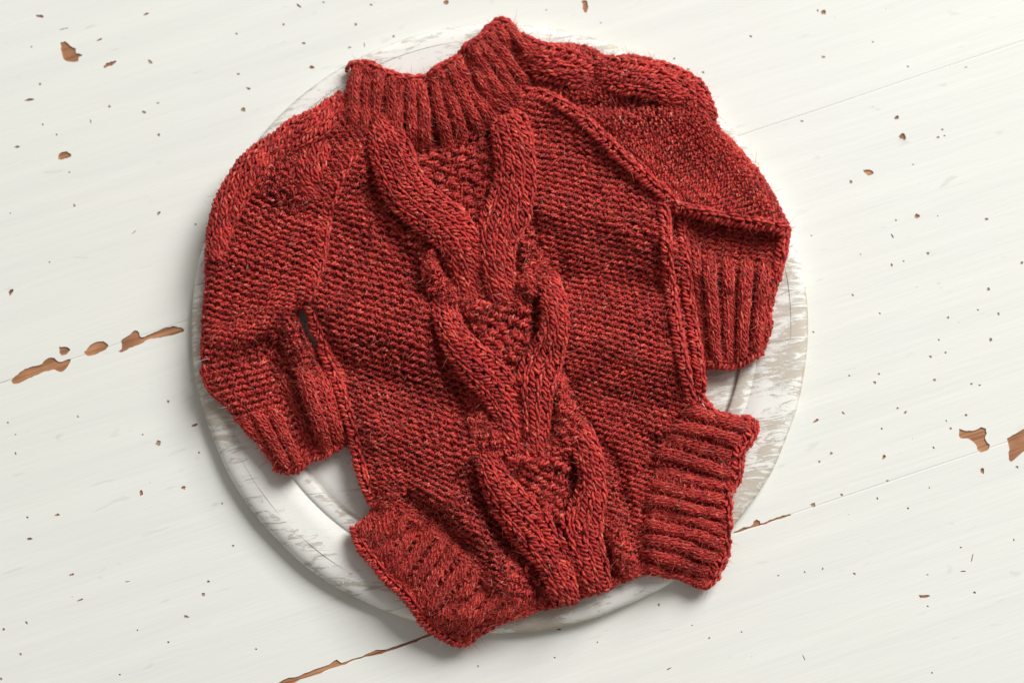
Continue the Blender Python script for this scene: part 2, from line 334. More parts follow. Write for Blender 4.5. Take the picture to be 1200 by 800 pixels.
# ------------------------------------------------------------------ the round whitewashed board
PH = 25.0
ex = [W(224, 385, 14), W(947, 375, 14)]; ey = [W(590, 29, 20), W(590, 739, 12)]
PC = np.array([(ex[0][0] + ex[1][0]) / 2, (ey[0][1] + ey[1][1]) / 2]); 
R = (ex[1][0] - ex[0][0]) / 2 / S
print('plate centre', PC / S, 'R', R, 'Ry', (ey[0][1] - ey[1][1]) / 2 / S)
plate = empty('serving_board', (PC[0], PC[1], 0))
plate['label'] = 'round whitewashed wooden board with worn rim under the red romper'; plate['category'] = 'serving board'
def lathe(name, prof, parent, mat, seg=360, wob=0.0, cap=False):
    prof = np.array(prof) * [1, PH / 34]; th = np.linspace(0, 2 * math.pi, seg, endpoint=False)
    rr = prof[:, 0][:, None] + wob * (noise2(300 * np.cos(th), 300 * np.sin(th), 40, 3) * 2)[None] * (prof[:, 0][:, None] > 320)
    V = np.stack([rr * np.cos(th) * S, rr * np.sin(th) * S, np.repeat(prof[:, 1][:, None], seg, 1) * S], -1).reshape(-1, 3)
    k = len(prof); i, j = np.meshgrid(np.arange(k - 1), np.arange(seg), indexing='ij'); j2 = (j + 1) % seg
    F = np.stack([i * seg + j, i * seg + j2, (i + 1) * seg + j2, (i + 1) * seg + j], -1).reshape(-1, 4)
    if cap:
        V = np.concatenate([V, [[0, 0, prof[-1, 1] * S]]]); c = len(V) - 1; jj = np.arange(seg)
        return mesh_np(name, V, [F, np.stack([(k - 1) * seg + jj, (k - 1) * seg + (jj + 1) % seg, np.full(seg, c)], -1)], mat, parent)
    return mesh_np(name, V, F, mat, parent)
def arc(cx, cy, r, a0, a1, n=6): return [(cx + r * math.cos(math.radians(a)), cy + r * math.sin(math.radians(a))) for a in np.linspace(a0, a1, n)]
lathe('rim', [(R - 9, 0.1), (R - 4, 3), (R - 1.2, 8), (R, 14), (R - 0.6, 20), (R - 2.5, 25), (R - 6, 29.2), (R - 11, 32), (R - 17, 33.5), (R - 22, 33.9)], plate, PLATE, wob=1.2)
lathe('board_face', [(R - 22, 33.9), (R - 40, 33.6), (303, 33.2), (301.5, 31.5), (300, 31.3)] + [(291.5 + 8.5 * math.cos(a), 31.5 + 4.2 * math.sin(a)) for a in np.linspace(0.15, math.pi - 0.15, 12)]
      + [(283, 31.2), (281.5, 29.2), (280, 29), (278, 31.0), (270, 31.4), (150, 31.6), (10, 31.6)], plate, PLATE, cap=True)

# ------------------------------------------------------------------ the knitted romper
rom = empty('baby_romper', tuple(W(600, 400, PH)))
rom['label'] = 'red knitted baby romper with braided cable front lying on the round board'; rom['category'] = 'baby romper'
ROMLOC = np.array(rom.location)
OUT = [(412,84),(417,73),(437,76),(452,86),(472,91),(495,92),(505,86),(520,77),(542,64),(546,55),(562,45),(572,34),(587,23),(600,27),(610,45),(627,54),(655,52),(677,53),(698,59),(715,69),(735,65),(761,69),(772,77),(801,89),(818,100),(830,115),(836,135),(844,152),(867,175),(887,198),(902,221),(913,241),(925,269),(922,293),(918,314),(912,332),(903,362),(903,386),(891,413),(864,429),(840,429),(825,428),(822,439),(824,461),(839,480),(865,487),(884,491),(882,510),(869,529),(865,559),(854,578),(854,600),(852,626),(850,653),(841,671),(826,690),(805,681),(786,675),(756,671),(700,695),(645,711),(608,723),(574,736),(558,746),(547,755),(532,753),(521,746),(505,738),(495,725),(482,707),(469,691),(453,678),(437,657),(421,641),(416,626),(418,612),(429,609),(437,597),(435,584),(424,560),(416,526),(410,494),(395,454),(381,419),(370,385),(361,359)]
BODY = OUT[:12+3] + [(640,90),(760,180),(800,240)] + OUT[41:] + [(350,300),(360,200)]
BODYD = OUT[:14] + [(640,60),(900,120),(900,300),(815,300),(806,350),(815,400)] + OUT[41:] + [(300,340),(300,150),(400,120)]
SLD = [(460,60),(399,120),(371,131),(352,142),(338,153),(316,167),(297,176),(283,197),(264,219),(250,244),(243,274),(242,296),(241,330),(238,388),(238,430),(255,424),(280,412),(300,402),(318,391),(340,374),(357,358),(420,330),(480,200)]
SLM = [(425,112),(399,120),(371,131),(352,142),(338,153),(316,167),(297,176),(283,197),(264,219),(250,244),(243,274),(242,296),(241,330),(238,388),(238,430),(255,424),(280,412),(300,402),(318,391),(340,374),(352,362),(360,352),(370,320),(378,290),(384,250),(392,215),(410,188),(432,165)]
ELM = [(236,405),(238,440),(249,462),(266,477),(283,500),(303,520),(318,540),(326,551),(346,551),(361,537),(381,533),(398,521),(407,517),(398,480),(388,450),(378,418),(360,392),(346,371),(330,350),(280,380)]
ELD = ELM[:17] + [(345,330),(200,340)]
SRM = [(610,45),(627,54),(655,52),(677,53),(698,59),(715,69),(735,65),(761,69),(772,77),(801,89),(818,100),(830,115),(836,135),(844,152),(867,175),(887,198),(902,221),(913,241),(925,268),(905,268),(870,262),(830,254),(795,245),(765,217),(735,192),(700,158),(660,125),(630,108),(600,70)]
SRD = SRM[:23] + [(760,260),(600,200),(560,60)]
GRM = [(795,238),(925,262),(924,290),(918,314),(912,332),(904,362),(904,386),(892,413),(864,430),(840,430),(822,430),(812,390),(804,340),(799,300)]
GRD = [(760,150),(950,150),(925,269)] + GRM[2:] + [(770,400)]

RIDGES = [   # polyline, half width, height
 ([(372,350),(430,375),(520,408)], 26, 8), ([(385,425),(450,448),(540,472)], 20, -9), ([(420,490),(470,515),(545,540)], 30, 7), ([(700,225),(780,300)], 6, -3),
 ([(395,260),(430,290),(490,330)], 18, -6), ([(430,560),(500,590),(560,620)], 20, 3),
 ([(480,582),(515,610),(548,642)], 9, -7), ([(500,572),(540,595),(575,640),(592,680)], 14, 8),
 ([(545,560),(560,600),(600,660),(625,700)], 9, -10),
 ([(640,150),(690,185),(740,215)], 17, -5), ([(645,245),(710,255),(785,285)], 20, 8), ([(650,325),(720,330),(795,345)], 22, -8), ([(665,385),(740,410),(810,430)], 26, 7), ([(680,455),(740,470),(790,480)], 14, -5),
 ([(690,480),(740,500),(760,520)], 12, -4), ([(690,500),(720,540),(735,600),(745,660)], 9, -7),
 ([(432,225),(445,262),(480,300),(508,345)], 11, -9), ([(508,385),(520,430),(548,480)], 10, -9), ([(555,545),(575,600),(610,650)], 9, -9), ([(655,270),(660,330)], 6, -3), ([(665,440),(690,500)], 7, -5),
 ([(553,290),(556,345)], 6, -9), ([(626,350),(626,415)], 4, -9), ([(673,545),(670,595)], 4, -8), ([(606,455),(609,520)], 5, -8), ([(505,300),(508,340)], 8, 7), ([(615,280),(620,335)], 9, 8), ([(568,470),(585,512)], 9, 7), ([(655,445),(660,505)], 9, 8), ([(610,650),(625,705)], 8, 6), ([(725,600),(735,660)], 9, 7),
 ([(450,175),(436,215),(470,265)], 7, -4),
 # neckband gathers
 ([(473,100),(474,150)], 4, -7), ([(503,92),(512,165)], 4.5, -9), ([(520,92),(534,150)], 3, -4), ([(546,68),(560,105),(590,135)], 5, -10), ([(598,48),(620,80),(660,98)], 6, -9), ([(578,45),(600,85),(628,108)], 3, -4),
 ([(432,88),(436,150)], 4, -5), ([(455,95),(456,150)], 3, -4),
 # left sleeve
 ([(300,240),(340,245),(380,255)], 9, -3), ([(300,205),(340,205),(370,200)], 16, 3), ([(280,310),(330,325)], 30, 3), ([(385,170),(372,215)], 8, -5),
 ([(262,395),(300,385),(335,365)], 9, 3),
 # left lower sleeve
 ([(296,414),(316,404),(326,430),(342,465),(358,505),(368,540)], 9, -19), ([(340,382),(358,430),(380,500)], 12, 9), ([(260,455),(300,480),(335,540)], 20, 2), 
 # right sleeve
 ([(620,100),(690,125),(760,118),(800,125)], 9, -6), ([(690,58),(698,95)], 5, -6), ([(780,170),(850,205)], 30, -3), ([(660,130),(720,160)], 8, -3),
 ([(640,62),(700,80),(770,88),(820,112)], 15, 2),
 # right lower sleeve
 ([(802,267),(850,276),(903,286)], 15, -24), ([(805,280),(808,330),(828,420)], 6, -9), ([(856,345),(860,425)], 4, -6), ([(884,350),(880,410)], 4, -6),
 # leg cuffs
 ([(768,515),(760,560),(752,610),(752,660)], 6, -5), ([(760,548),(860,566)], 4, -6), ([(765,510),(870,540)], 4, -4), ([(755,600),(850,610)], 3.5, -5), ([(757,655),(830,676)], 4, -8),
 ([(478,690),(530,655)], 5, -3), ([(500,722),(570,690)], 4, -5), ([(440,640),(500,615)], 5, -4),
]
GX, GY = np.meshgrid(np.arange(150, 985, 1.5), np.arange(-25, 825, 1.5))
def lookup(G, x, y):
    fx = np.clip((x - 150) / 1.5, 0, G.shape[1] - 1.01); fy = np.clip((y + 25) / 1.5, 0, G.shape[0] - 1.01)
    i = fx.astype(int); j = fy.astype(int); a = fx - i; b = fy - j
    return (G[j, i] * (1 - a) + G[j, i + 1] * a) * (1 - b) + (G[j + 1, i] * (1 - a) + G[j + 1, i + 1] * a) * b
_F = {}
def HW(x, y):
    if 'hw' not in _F: _F['hw'] = HW0(GX, GY)
    return lookup(_F['hw'], x, y)
def HW0(x, y):
    h = 4.0 * noise2(x, y, 45, 21) + 2.6 * noise2(x, y, 38, 11) + 1.6 * noise2(x, y, 17, 12)
    for P, wd, a in RIDGES:
        q = np.asarray(P, float) if len(P) == 2 else cr(P, np.linspace(0, 1, 9))
        d = sdist(x, y, q, closed=False); h = h + 1.6 * a * np.exp(-(d / wd) ** 2)
    return h
def dome(x, y, poly, r, drop):
    if poly is None: return 0
    k = tuple(map(tuple, poly))
    if k not in _F: _F[k] = sdist(GX, GY, poly)
    d = np.clip(lookup(_F[k], x, y), 0, r) / r
    return -drop * (1 - np.sqrt(np.clip(1 - (1 - d) ** 2, 0, 1)))

def sag(x, y):
    r = np.hypot((x - 585) / 361, (y - 384) / 355) * 358
    return np.clip((r - 342) * 0.75, 0, 21)
class Surf:
    """a sheet in plan coordinates: grid of control points (rows of rungs) + height"""
    def __init__(s, rungs, base, domes=(), extra=None, off=0):
        s.g = np.asarray(rungs, float); s.base = base; s.domes = domes; s.extra = extra
    def xy(s, u, v):
        q = s.xy0(u, v); x, y = q[..., 0], q[..., 1]
        return q + np.stack([3.2 * noise2(x, y, 33, 31), 5.0 * noise2(x, y, 37, 32) + 1.6 * noise2(x, y, 13, 33)], -1)
    def xy0(s, u, v):
        K = s.g.shape[1]; cols = np.stack([cr(s.g[:, j], v) for j in range(K)], -2)   # (..., K, 2)
        if K == 2: return cols[..., 0, :] * (1 - u)[..., None] + cols[..., 1, :] * u[..., None]
        out = np.zeros(u.shape + (2,)); ss = np.clip(u, 0, 1) * (K - 1); i = np.minimum(ss.astype(int), K - 2); f = (ss - i)[..., None]
        P = np.concatenate([2 * cols[..., :1, :] - cols[..., 1:2, :], cols, 2 * cols[..., -1:, :] - cols[..., -2:-1, :]], -2)
        g = lambda k: np.take_along_axis(P, (i + k)[..., None, None], -2)[..., 0, :]
        a, b, c, d = g(0), g(1), g(2), g(3)
        return 0.5 * (2 * b + (c - a) * f + (2 * a - 5 * b + 4 * c - d) * f ** 2 + (3 * b - a - 3 * c + d) * f ** 3)
    def h(s, x, y, u, v):
        h = PH + s.base + HW(x, y)
        for poly, r, dr in s.domes: h = h + dome(x, y, poly, r, dr)
        if s.extra is not None: h = h + s.extra(u, v)
        r = h - PH
        return PH + np.where(r < 14, 9 + 5 * np.exp(np.minimum(r - 14, 0) / 5), r) - sag(x, y)
    def pos(s, u, v):
        xy = s.xy(u, v); x, y = xy[..., 0], xy[..., 1]
        return np.stack([x, y, s.h(x, y, u, v)], -1)
class Ribbon(Surf):
    def __init__(s, pts, base, bulge, domes=(), extra=None, ends=0.0):
        s.p, s.L = resample(pts, 60); s.base = base; s.bulge = bulge; s.domes = domes; s.extra = extra; s.ends = ends
    def xy(s, u, v):
        c = cr(s.p, v); e = 1e-3; d = cr(s.p, np.clip(v + e, 0, 1)) - cr(s.p, np.clip(v - e, 0, 1)); d = d[..., :2]
        d = d / (np.linalg.norm(d, axis=-1, keepdims=True) + 1e-9); nrm = np.stack([-d[..., 1], d[..., 0]], -1)
        return c[..., :2] + nrm * ((0.5 - u) * c[..., 2])[..., None]
    def pos(s, u, v):
        xy = s.xy(u, v); x, y = xy[..., 0], xy[..., 1]; c = cr(s.p, v)
        h = s.h(c[..., 0], c[..., 1], u, v) * 0.65 + s.h(x, y, u, v) * 0.35
        h = h + s.bulge * (np.sqrt(np.clip(1 - (2 * u - 1) ** 2 * 0.98, 0, 1)) - 0.25)
        if c.shape[-1] > 3: h = h + c[..., 3]
        return np.stack([x, y, h], -1)

ALLPTS = []   # yarn points to root the fuzz in
NS = 12       # points per stitch
def tubes(polys, ply_r, ply_off, twist, uoff):
    """polys: list of (P (n,3) plan, N (n,3) normals plan). Two plies each, four-sided. returns V plan, F, UV"""
    Vs, Fs, Us = [], [], []; base = 0
    for P, N in polys:
        n = len(P)
        if n < 4: continue
        T = np.gradient(P, axis=0); T /= np.linalg.norm(T, axis=1, keepdims=True) + 1e-9
        B = np.cross(T, N); B /= np.linalg.norm(B, axis=1, keepdims=True) + 1e-9; Nn = np.cross(B, T)
        s = np.concatenate([[0], np.cumsum(np.linalg.norm(P[1:] - P[:-1], axis=1))])
        ph0 = rng.random() * 6.28; uo = rng.random() * 1000
        thick = 1 + 0.16 * np.interp(s, np.arange(0, s[-1] + 9, 4.5), rng.normal(0, 1, len(np.arange(0, s[-1] + 9, 4.5))))
        thick = np.clip(thick, 0.7, 1.35)
        for ply in (0, 1):
            ph = ph0 + s / twist * 2 * math.pi + ply * math.pi
            C = P + (ply_off * thick)[:, None] * (np.cos(ph)[:, None] * Nn + np.sin(ph)[:, None] * B)
            r = ply_r * thick
            for a in range(4):
                an = ph + a * math.pi / 2
                Vs.append(C + r[:, None] * (np.cos(an)[:, None] * Nn + np.sin(an)[:, None] * B))
                Us.append(np.stack([uo + s + ply * 37.7, np.full(n, a * 0.25 + ply * 3.1)], -1))
            i = np.arange(n - 1)
            for a in range(4):
                a2 = (a + 1) % 4; Fs.append(base + np.stack([a * n + i, a2 * n + i, a2 * n + i + 1, a * n + i + 1], -1))
            base += 4 * n
    return np.concatenate(Vs), np.concatenate(Fs), np.concatenate(Us)
def smooth_noise(n, step, amp):
    k = np.arange(0, n + 2 * step, step); return np.interp(np.arange(n), k, rng.normal(0, amp, len(k)))
def knit(name, surf, nu, nv, face, parent, mask=None, yarn=1.0, lining=True, label=None, flip=False, depth=1.0, mats=None, fuzz=1.0, slant=0.22, leg=0.84):
    """nu wales, nv courses; face(i, j, u, v) -> +1 knit / -1 purl"""
    du, dv = 1 / nu, 1 / nv; polys = []
    t = (np.arange(nu * NS + 1)) / NS * 2 * math.pi; wi = np.minimum((t / (2 * math.pi)).astype(int), nu - 1)
    for j in range(nv):
        # stitch size in plan units at this course
        vv = np.full(nu + 1, (j + 0.5) * dv); c = surf.xy(np.linspace(0, 1, nu + 1), vv)
        ws = np.linalg.norm(c[1:] - c[:-1], axis=1); wloc = np.interp(t / (2 * math.pi), np.arange(nu) + 0.5, ws)
        sgn = np.array([face(i, j, (i + .5) * du, (j + .5) * dv) for i in range(nu)], float)
        s = sgn[wi]; ph = (t / (2 * math.pi)) % 1
        nb = np.where(ph < 0.5, sgn[np.maximum(wi - 1, 0)], sgn[np.minimum(wi + 1, nu - 1)]); e = np.minimum(ph, 1 - ph)
        s = s * (0.5 + 0.5 * np.clip(e / 0.12, 0, 1)) + nb * (0.5 - 0.5 * np.clip(e / 0.12, 0, 1))
        a = np.where(s > 0, 0.13 + (slant - 0.13) * s, 0.13) + smooth_noise(len(t), NS, 0.02)
        u = (t / (2 * math.pi) + a * np.sin(2 * t) * 1.0) * du
        amp = np.where(sgn[wi] > 0, leg, 0.70) + smooth_noise(len(t), NS, 0.07)
        sg = -1.0 if flip else 1.0
        v = (j + 0.5 + sg * amp * np.cos(t) + smooth_noise(len(t), NS // 2, 0.07) * (0.65 - 0.35 * s)) * dv
        # knit: legs forward, loop tops and bottoms behind; purl: the reverse
        d = -s * np.cos(2 * t) * 1.55 * depth * yarn + (0.65 + 0.35 * s) * np.cos(t) * s * yarn * 0.8 + (smooth_noise(len(t), 6, 0.5) + smooth_noise(len(t), NS * 2, 0.5)) * (0.65 - 0.35 * s)
        uc, vc = np.clip(u, 0, 1), np.clip(v, 0, 1)
        P0 = surf.pos(uc, vc); e_ = 2e-3
        du_ = surf.pos(np.clip(uc + du * .5, 0, 1), vc) - surf.pos(np.clip(uc - du * .5, 0, 1), vc)
        dv_ = surf.pos(uc, np.clip(vc + dv * .5, 0, 1)) - surf.pos(uc, np.clip(vc - dv * .5, 0, 1))
        N = np.cross(du_, dv_); N *= np.sign(N[:, 2:3] + 1e-12); N /= np.linalg.norm(N, axis=1, keepdims=True) + 1e-9
        N = np.where(np.isfinite(N), N, [0, 0, 1.0]); N[:, 2] += 0.15; N /= np.linalg.norm(N, axis=1, keepdims=True)
        P = P0 + N * d[:, None]
        if mask is not None:
            ok = pip(P[:, 0], P[:, 1], mask); k = 0; idx = np.flatnonzero(np.diff(np.concatenate([[0], ok.view(np.int8), [0]])))
            for a0, a1 in zip(idx[::2], idx[1::2]):
                if a1 - a0 > 5: polys.append((P[a0:a1], N[a0:a1]))
        else: polys.append((P, N))
    if not polys: return None
    V, F, UV = tubes(polys, 1.30 * yarn, 1.12 * yarn, 8.5, 0)
    for P, N in polys:
        if fuzz > 0: ALLPTS.append((P, N, fuzz))
    mi = np.zeros(len(F), np.int32)
    if lining:
        gu, gv = 2 * max(nu, 3) + 1, 2 * nv + 1; U, Vv = np.meshgrid(np.linspace(0, 1, gu), np.linspace(0, 1, gv)); L = surf.pos(U, Vv)
        g1 = np.gradient(L, axis=1); g0 = np.gradient(L, axis=0); nn = np.cross(g1, g0); nn *= np.sign(nn[..., 2:] + 1e-12); nn /= np.linalg.norm(nn, axis=-1, keepdims=True) + 1e-9; L = L - nn * 1.55 * yarn
        Lf = L.reshape(-1, 3); i, j = np.meshgrid(np.arange(gu - 1), np.arange(gv - 1)); q = (j * gu + i).ravel(); Q = np.stack([q, q + gu, q + gu + 1, q + 1], -1)
        if mask is not None:
            cc = Lf[Q].mean(1); Q = Q[(sdist(cc[:, 0], cc[:, 1], mask) > 2.5)]
        F = np.concatenate([F, Q + len(V)]); V = np.concatenate([V, Lf]); UV = np.concatenate([UV, np.zeros((len(Lf), 2))]); mi = np.concatenate([mi, np.ones(len(Q), np.int32)])
    o = mesh_np(name, W(V[:, 0], V[:, 1], V[:, 2]) - ROMLOC, F, [YARN, LINING], parent, uv=UV, mi=mi)
    if label: o['label'] = label
    return o
def braid(name, surf, n, rows, parent, yarn=1.2, mask=None, label=None, lining=True, fuzz=1.0, length=0.0):
    """smooth-side knitting: n columns of overlapping slanting legs"""
    polys = []; q = np.linspace(0, 1, 9); lst = []
    for j in range(-1, rows + 1):
        for i in range(n):
            for sd in (-1, 1):
                j_ = j + rng.normal(0, 0.10); k = 1 + rng.normal(0, 0.10)
                x = (i + 0.5 + sd * (0.05 + 0.40 * q ** 0.8) + rng.normal(0, 0.035)) / n
                y = (j_ + 0.5 + 0.78 * k - q * 1.6 * k) / rows
                lst.append((x, y, 1.5 * yarn * np.sin(np.pi * q) ** 0.8 + 0.9 * yarn * (1 - 2 * q) * 0.9 + rng.normal(0, 0.35)))
    X = np.array([a for a, _, _ in lst]); Y = np.array([b for _, b, _ in lst]); D = np.array([c for _, _, c in lst])
    Xc, Yc = np.clip(X, 0.01, 0.99), np.clip(Y, 0, 1); P0 = surf.pos(Xc, Yc); e = 0.4 / n; f = 0.4 / rows
    du_ = surf.pos(np.clip(Xc + e, 0.01, .99), Yc) - surf.pos(np.clip(Xc - e, 0.01, .99), Yc); dv_ = surf.pos(Xc, np.clip(Yc + f, 0, 1)) - surf.pos(Xc, np.clip(Yc - f, 0, 1))
    N = np.cross(du_, dv_); N *= np.sign(N[..., 2:] + 1e-12); N /= np.linalg.norm(N, axis=-1, keepdims=True) + 1e-9; N[..., 2] += 0.2; N /= np.linalg.norm(N, axis=-1, keepdims=True)
    P = P0 + N * D[..., None]
    for k in range(len(P)):
        if Y[k].min() < -0.5 / rows and Y[k].max() < 0.3 / rows: continue
        if (Y[k] > 1 + 0.2 / rows).sum() > 5: continue
        if mask is not None and not pip(P[k, 4:5, 0], P[k, 4:5, 1], mask)[0]: continue
        d = np.linalg.norm(P[k, 1:] - P[k, :-1], axis=1)
        if d.sum() < 3: continue
        polys.append((P[k], N[k]))
    V, F, UV = tubes(polys, 1.32 * yarn, 1.0 * yarn, 15, 0)
    for p, q_ in polys: ALLPTS.append((p, q_, fuzz))
    mi = np.zeros(len(F), np.int32)
    if lining:
        gu, gv = 2 * n + 3, 2 * rows + 1; U, Vv = np.meshgrid(np.linspace(0, 1, gu), np.linspace(0, 1, gv)); L = surf.pos(U, Vv)
        g1 = np.gradient(L, axis=1); g0 = np.gradient(L, axis=0); nn = np.cross(g1, g0); nn *= np.sign(nn[..., 2:] + 1e-12); nn /= np.linalg.norm(nn, axis=-1, keepdims=True) + 1e-9; L = L - nn * 1.2 * yarn
        Lf = L.reshape(-1, 3); i, j = np.meshgrid(np.arange(gu - 1), np.arange(gv - 1)); q = (j * gu + i).ravel(); Q = np.stack([q, q + gu, q + gu + 1, q + 1], -1)
        if mask is not None:
            cc = Lf[Q].mean(1); Q = Q[(sdist(cc[:, 0], cc[:, 1], mask) > 2.5)]
        F = np.concatenate([F, Q + len(V)]); V = np.concatenate([V, Lf]); UV = np.concatenate([UV, np.zeros((len(Lf), 2))]); mi = np.concatenate([mi, np.ones(len(Q), np.int32)])
    o = mesh_np(name, W(V[:, 0], V[:, 1], V[:, 2]) - ROMLOC, F, [YARN, LINING], parent, uv=UV, mi=mi)
    if label: o['label'] = label
    return o
def moss(name, surf, nu, nv, parent, mask=None, yarn=1.35, ground=True, fuzz=1.0, wk=0.40):
    """purl ground with staggered raised bumps"""
    o = knit(name, surf, nu, nv, lambda i, j, u, v: -1, parent, mask=mask, yarn=yarn * 0.85)
    polys = []; q = np.linspace(-1, 1, 9)
    for j in range(nv):
        for i in range(nu):
            if (i + j) % 2: continue
            cx, cy = (i + .5 + rng.normal(0, .08)) / nu, (j + .5 + rng.normal(0, .12)) / nv; k = 1 + rng.normal(0, .1); up = 1 if rng.random() < .7 else -1
            x = np.clip(cx + q * wk * k / nu, 0.005, .995); y = np.clip(cy + up * (q * q - .4) * 0.5 / nv + rng.normal(0, .1) * q / nv, 0, 1)
            P0 = surf.pos(x, y)
            if mask is not None and sdist(P0[4:5, 0], P0[4:5, 1], mask)[0] < 1.5: continue
            P = P0.copy(); P[:, 2] += 3.4 * yarn * (1 - q * q) ** 0.7 - 0.8 + rng.normal(0, .3)
            N = np.zeros_like(P); N[:, 2] = 1
            if np.linalg.norm(P[1:] - P[:-1], axis=1).sum() > 4: polys.append((P, N))
    if polys:
        V, F, UV = tubes(polys, 1.32 * yarn, 1.0 * yarn, 13, 0); ALLPTS.extend((p, n_, fuzz) for p, n_ in polys)
        mesh_np('raised_stitches', W(V[:, 0], V[:, 1], V[:, 2]) - ROMLOC, F, YARN, o, uv=UV)
    return o
def ribs(surf, us, widths, parent, lift=3.0, bulge=4.5, n=2, row=7.6, yarn=1.05, mask=None, v0=0.02, v1=0.98, drop=(-5, -2)):
    """raised rib cords running down a sheet at the given u"""
    for u, w_ in zip(us, widths):
        v = np.linspace(v0, v1, 14); u_ = u + 0.004 * np.sin(v * 7 + u * 50); c = surf.xy(u_, v)
        e = 0.5 / 100; wd = np.linalg.norm(surf.xy(np.clip(u_ + e, 0, 1), v) - surf.xy(np.clip(u_ - e, 0, 1), v), axis=-1) / (2 * e) * w_
        v_ = np.linspace(0, 1, 14); z = drop[0] * np.clip(1 - v_ / 0.18, 0, 1) + drop[1] * np.clip(1 - (1 - v_) / 0.18, 0, 1); p = np.concatenate([c, (np.clip(wd, 7, 17) * (1 - 0.25 * np.clip(1 - v_ / 0.12, 0, 1)))[:, None], z[:, None]], 1)
        r = Ribbon(p, surf.base + lift, bulge, surf.domes, surf.extra and (lambda a, b, u=u: surf.extra(np.full(np.shape(a), u), v0 + (v1 - v0) * b)))
        braid('rib', r, n, max(4, int(r.L / row)), parent, yarn=yarn, mask=mask)
purl = lambda i, j, u, v: -1
plain = lambda i, j, u, v: 1
seed = lambda i, j, u, v: 1 if (i + j // 2) % 2 else -1
def rib(k, p, o=0): return lambda i, j, u, v: 1 if (i + o) % (k + p) < k else -1
def ribh(nu, k, p, a, o=0, v0=None):
    """height of the rib cords across u"""
    def f(u, v):
        x = (u * nu + o) % (k + p); c = np.cos((x - k / 2) / (k + p) * 2 * math.pi) * a
        return c if v0 is None else c * np.clip((v - v0) / 0.1, 0, 1)
    return f
BD = [(BODYD, 26, 19)]
LB = 25     # general height of the body above the board

# --- body panels
A_R = [[(330,125),(480,150)],[(330,180),(500,215)],[(335,235),(515,280)],[(342,295),(530,345)],[(348,355),(545,415)],[(358,412),(560,480)],[(375,465),(575,545)],[(390,512),(592,612)],[(403,555),(610,680)],[(415,585),(628,738)]]
A_M = [(432,160),(408,190),(390,235),(378,285),(368,335),(360,358),(370,385),(381,419),(395,454),(409,494),(415,526),(423,560),(436,592),(470,602),(520,640),(575,690),(606,724),(612,700),(590,620),(570,540),(552,460),(536,390),(515,330),(490,290),(455,240),(445,180)]
knit('left_front_panel', Surf(A_R, LB, BD), 17, 68, purl, rom, mask=A_M, yarn=1.22)
C_R = [[(600,70),(805,110)],[(604,122),(812,162)],[(610,175),(820,217)],[(620,228),(825,274)],[(630,280),(830,329)],[(640,332),(834,384)],[(652,385),(840,440)],[(664,437),(846,495)],[(680,490),(852,552)],[(694,545),(858,612)],[(708,600),(862,664)],[(722,650),(867,708)],[(735,690),(872,748)]]
C_M = [(600,100),(640,108),(700,156),(735,190),(765,215),(792,243),(798,300),(805,350),(813,400),(822,440),(825,466),(790,490),(770,540),(758,600),(754,671),(720,688),(700,600),(680,520),(655,420),(645,340),(628,250)]
knit('right_front_panel', Surf(C_R, LB, BD), 19, 89, purl, rom, mask=C_M, yarn=1.22)
B_R = [[(425,165),(645,135)],[(436,215),(648,190)],[(462,270),(652,255)],[(488,322),(658,320)],[(510,378),(668,382)],[(530,440),(676,440)],[(545,500),(698,500)],[(560,560),(716,560)],[(578,620),(735,620)],[(600,728),(760,672)]]
B_M = [(440,175),(510,178),(575,160),(618,130),(632,250),(648,340),(660,420),(685,520),(702,600),(722,640),(752,671),(700,694),(645,710),(607,722),(588,620),(568,540),(550,460),(534,390),(512,330),(488,292),(452,240)]
centre = moss('moss_stitch_panel', Surf(B_R, LB - 4, BD), 15, 66, rom, mask=B_M, yarn=1.4)

# --- sleeves
D_R = [[(405,112),(420,125),(440,165)],[(365,130),(392,155),(415,188)],[(325,158),(360,178),(398,215)],[(290,183),(340,212),(390,245)],[(262,220),(320,250),(385,280)],[(244,262),(308,288),(378,315)],[(238,305),(300,328),(372,345)],[(235,345),(295,362),(364,368)],[(233,385),(285,392),(355,388)],[(233,432),(285,425),(350,400)]]
sl = knit('left_sleeve', Surf(D_R, LB + 2, [(SLD, 20, 20)]), 13, 46, lambda i, j, u, v: (seed(i, j, u, v) if 0.15 < v < 0.42 and u < 0.75 else -1), rom, mask=SLM, yarn=1.25)
E_R = [[(230,385),(290,375),(352,352)],[(232,415),(300,400),(367,377)],[(238,445),(310,428),(379,404)],[(258,472),(325,455),(389,434)],[(280,500),(338,485),(393,462)],[(302,528),(350,515),(402,492)],[(325,553),(362,543),(409,517)]]
ks = Surf(E_R, LB - 6, [(ELD, 16, 13)])
kc = knit('left_lower_sleeve', ks, 13, 23, lambda i, j, u, v: seed(i, j, u, v) if (v < .5 and u > .5) else -1, rom, mask=ELM, yarn=1.25)
ribs(ks, [.07, .22, .37], [0.10] * 3, kc, lift=2.5, bulge=5, mask=ELM, v0=0.60, drop=(-7, -2))
ribs(ks, [.60, .76, .92], [0.12] * 3, kc, lift=3, bulge=6, mask=ELM, v0=0.42, drop=(-7, -2))
F_R = [[(618,45),(630,80),(632,112)],[(655,48),(665,90),(668,130)],[(695,54),(700,105),(698,158)],[(735,60),(735,115),(722,180)],[(775,72),(772,130),(742,198)],[(812,92),(802,148),(758,212)],[(838,122),(825,172),(775,226)],[(852,152),(845,195),(788,236)],[(878,183),(862,215),(800,246)],[(905,218),(885,240),(820,253)],[(930,262),(905,268),(850,262)]]
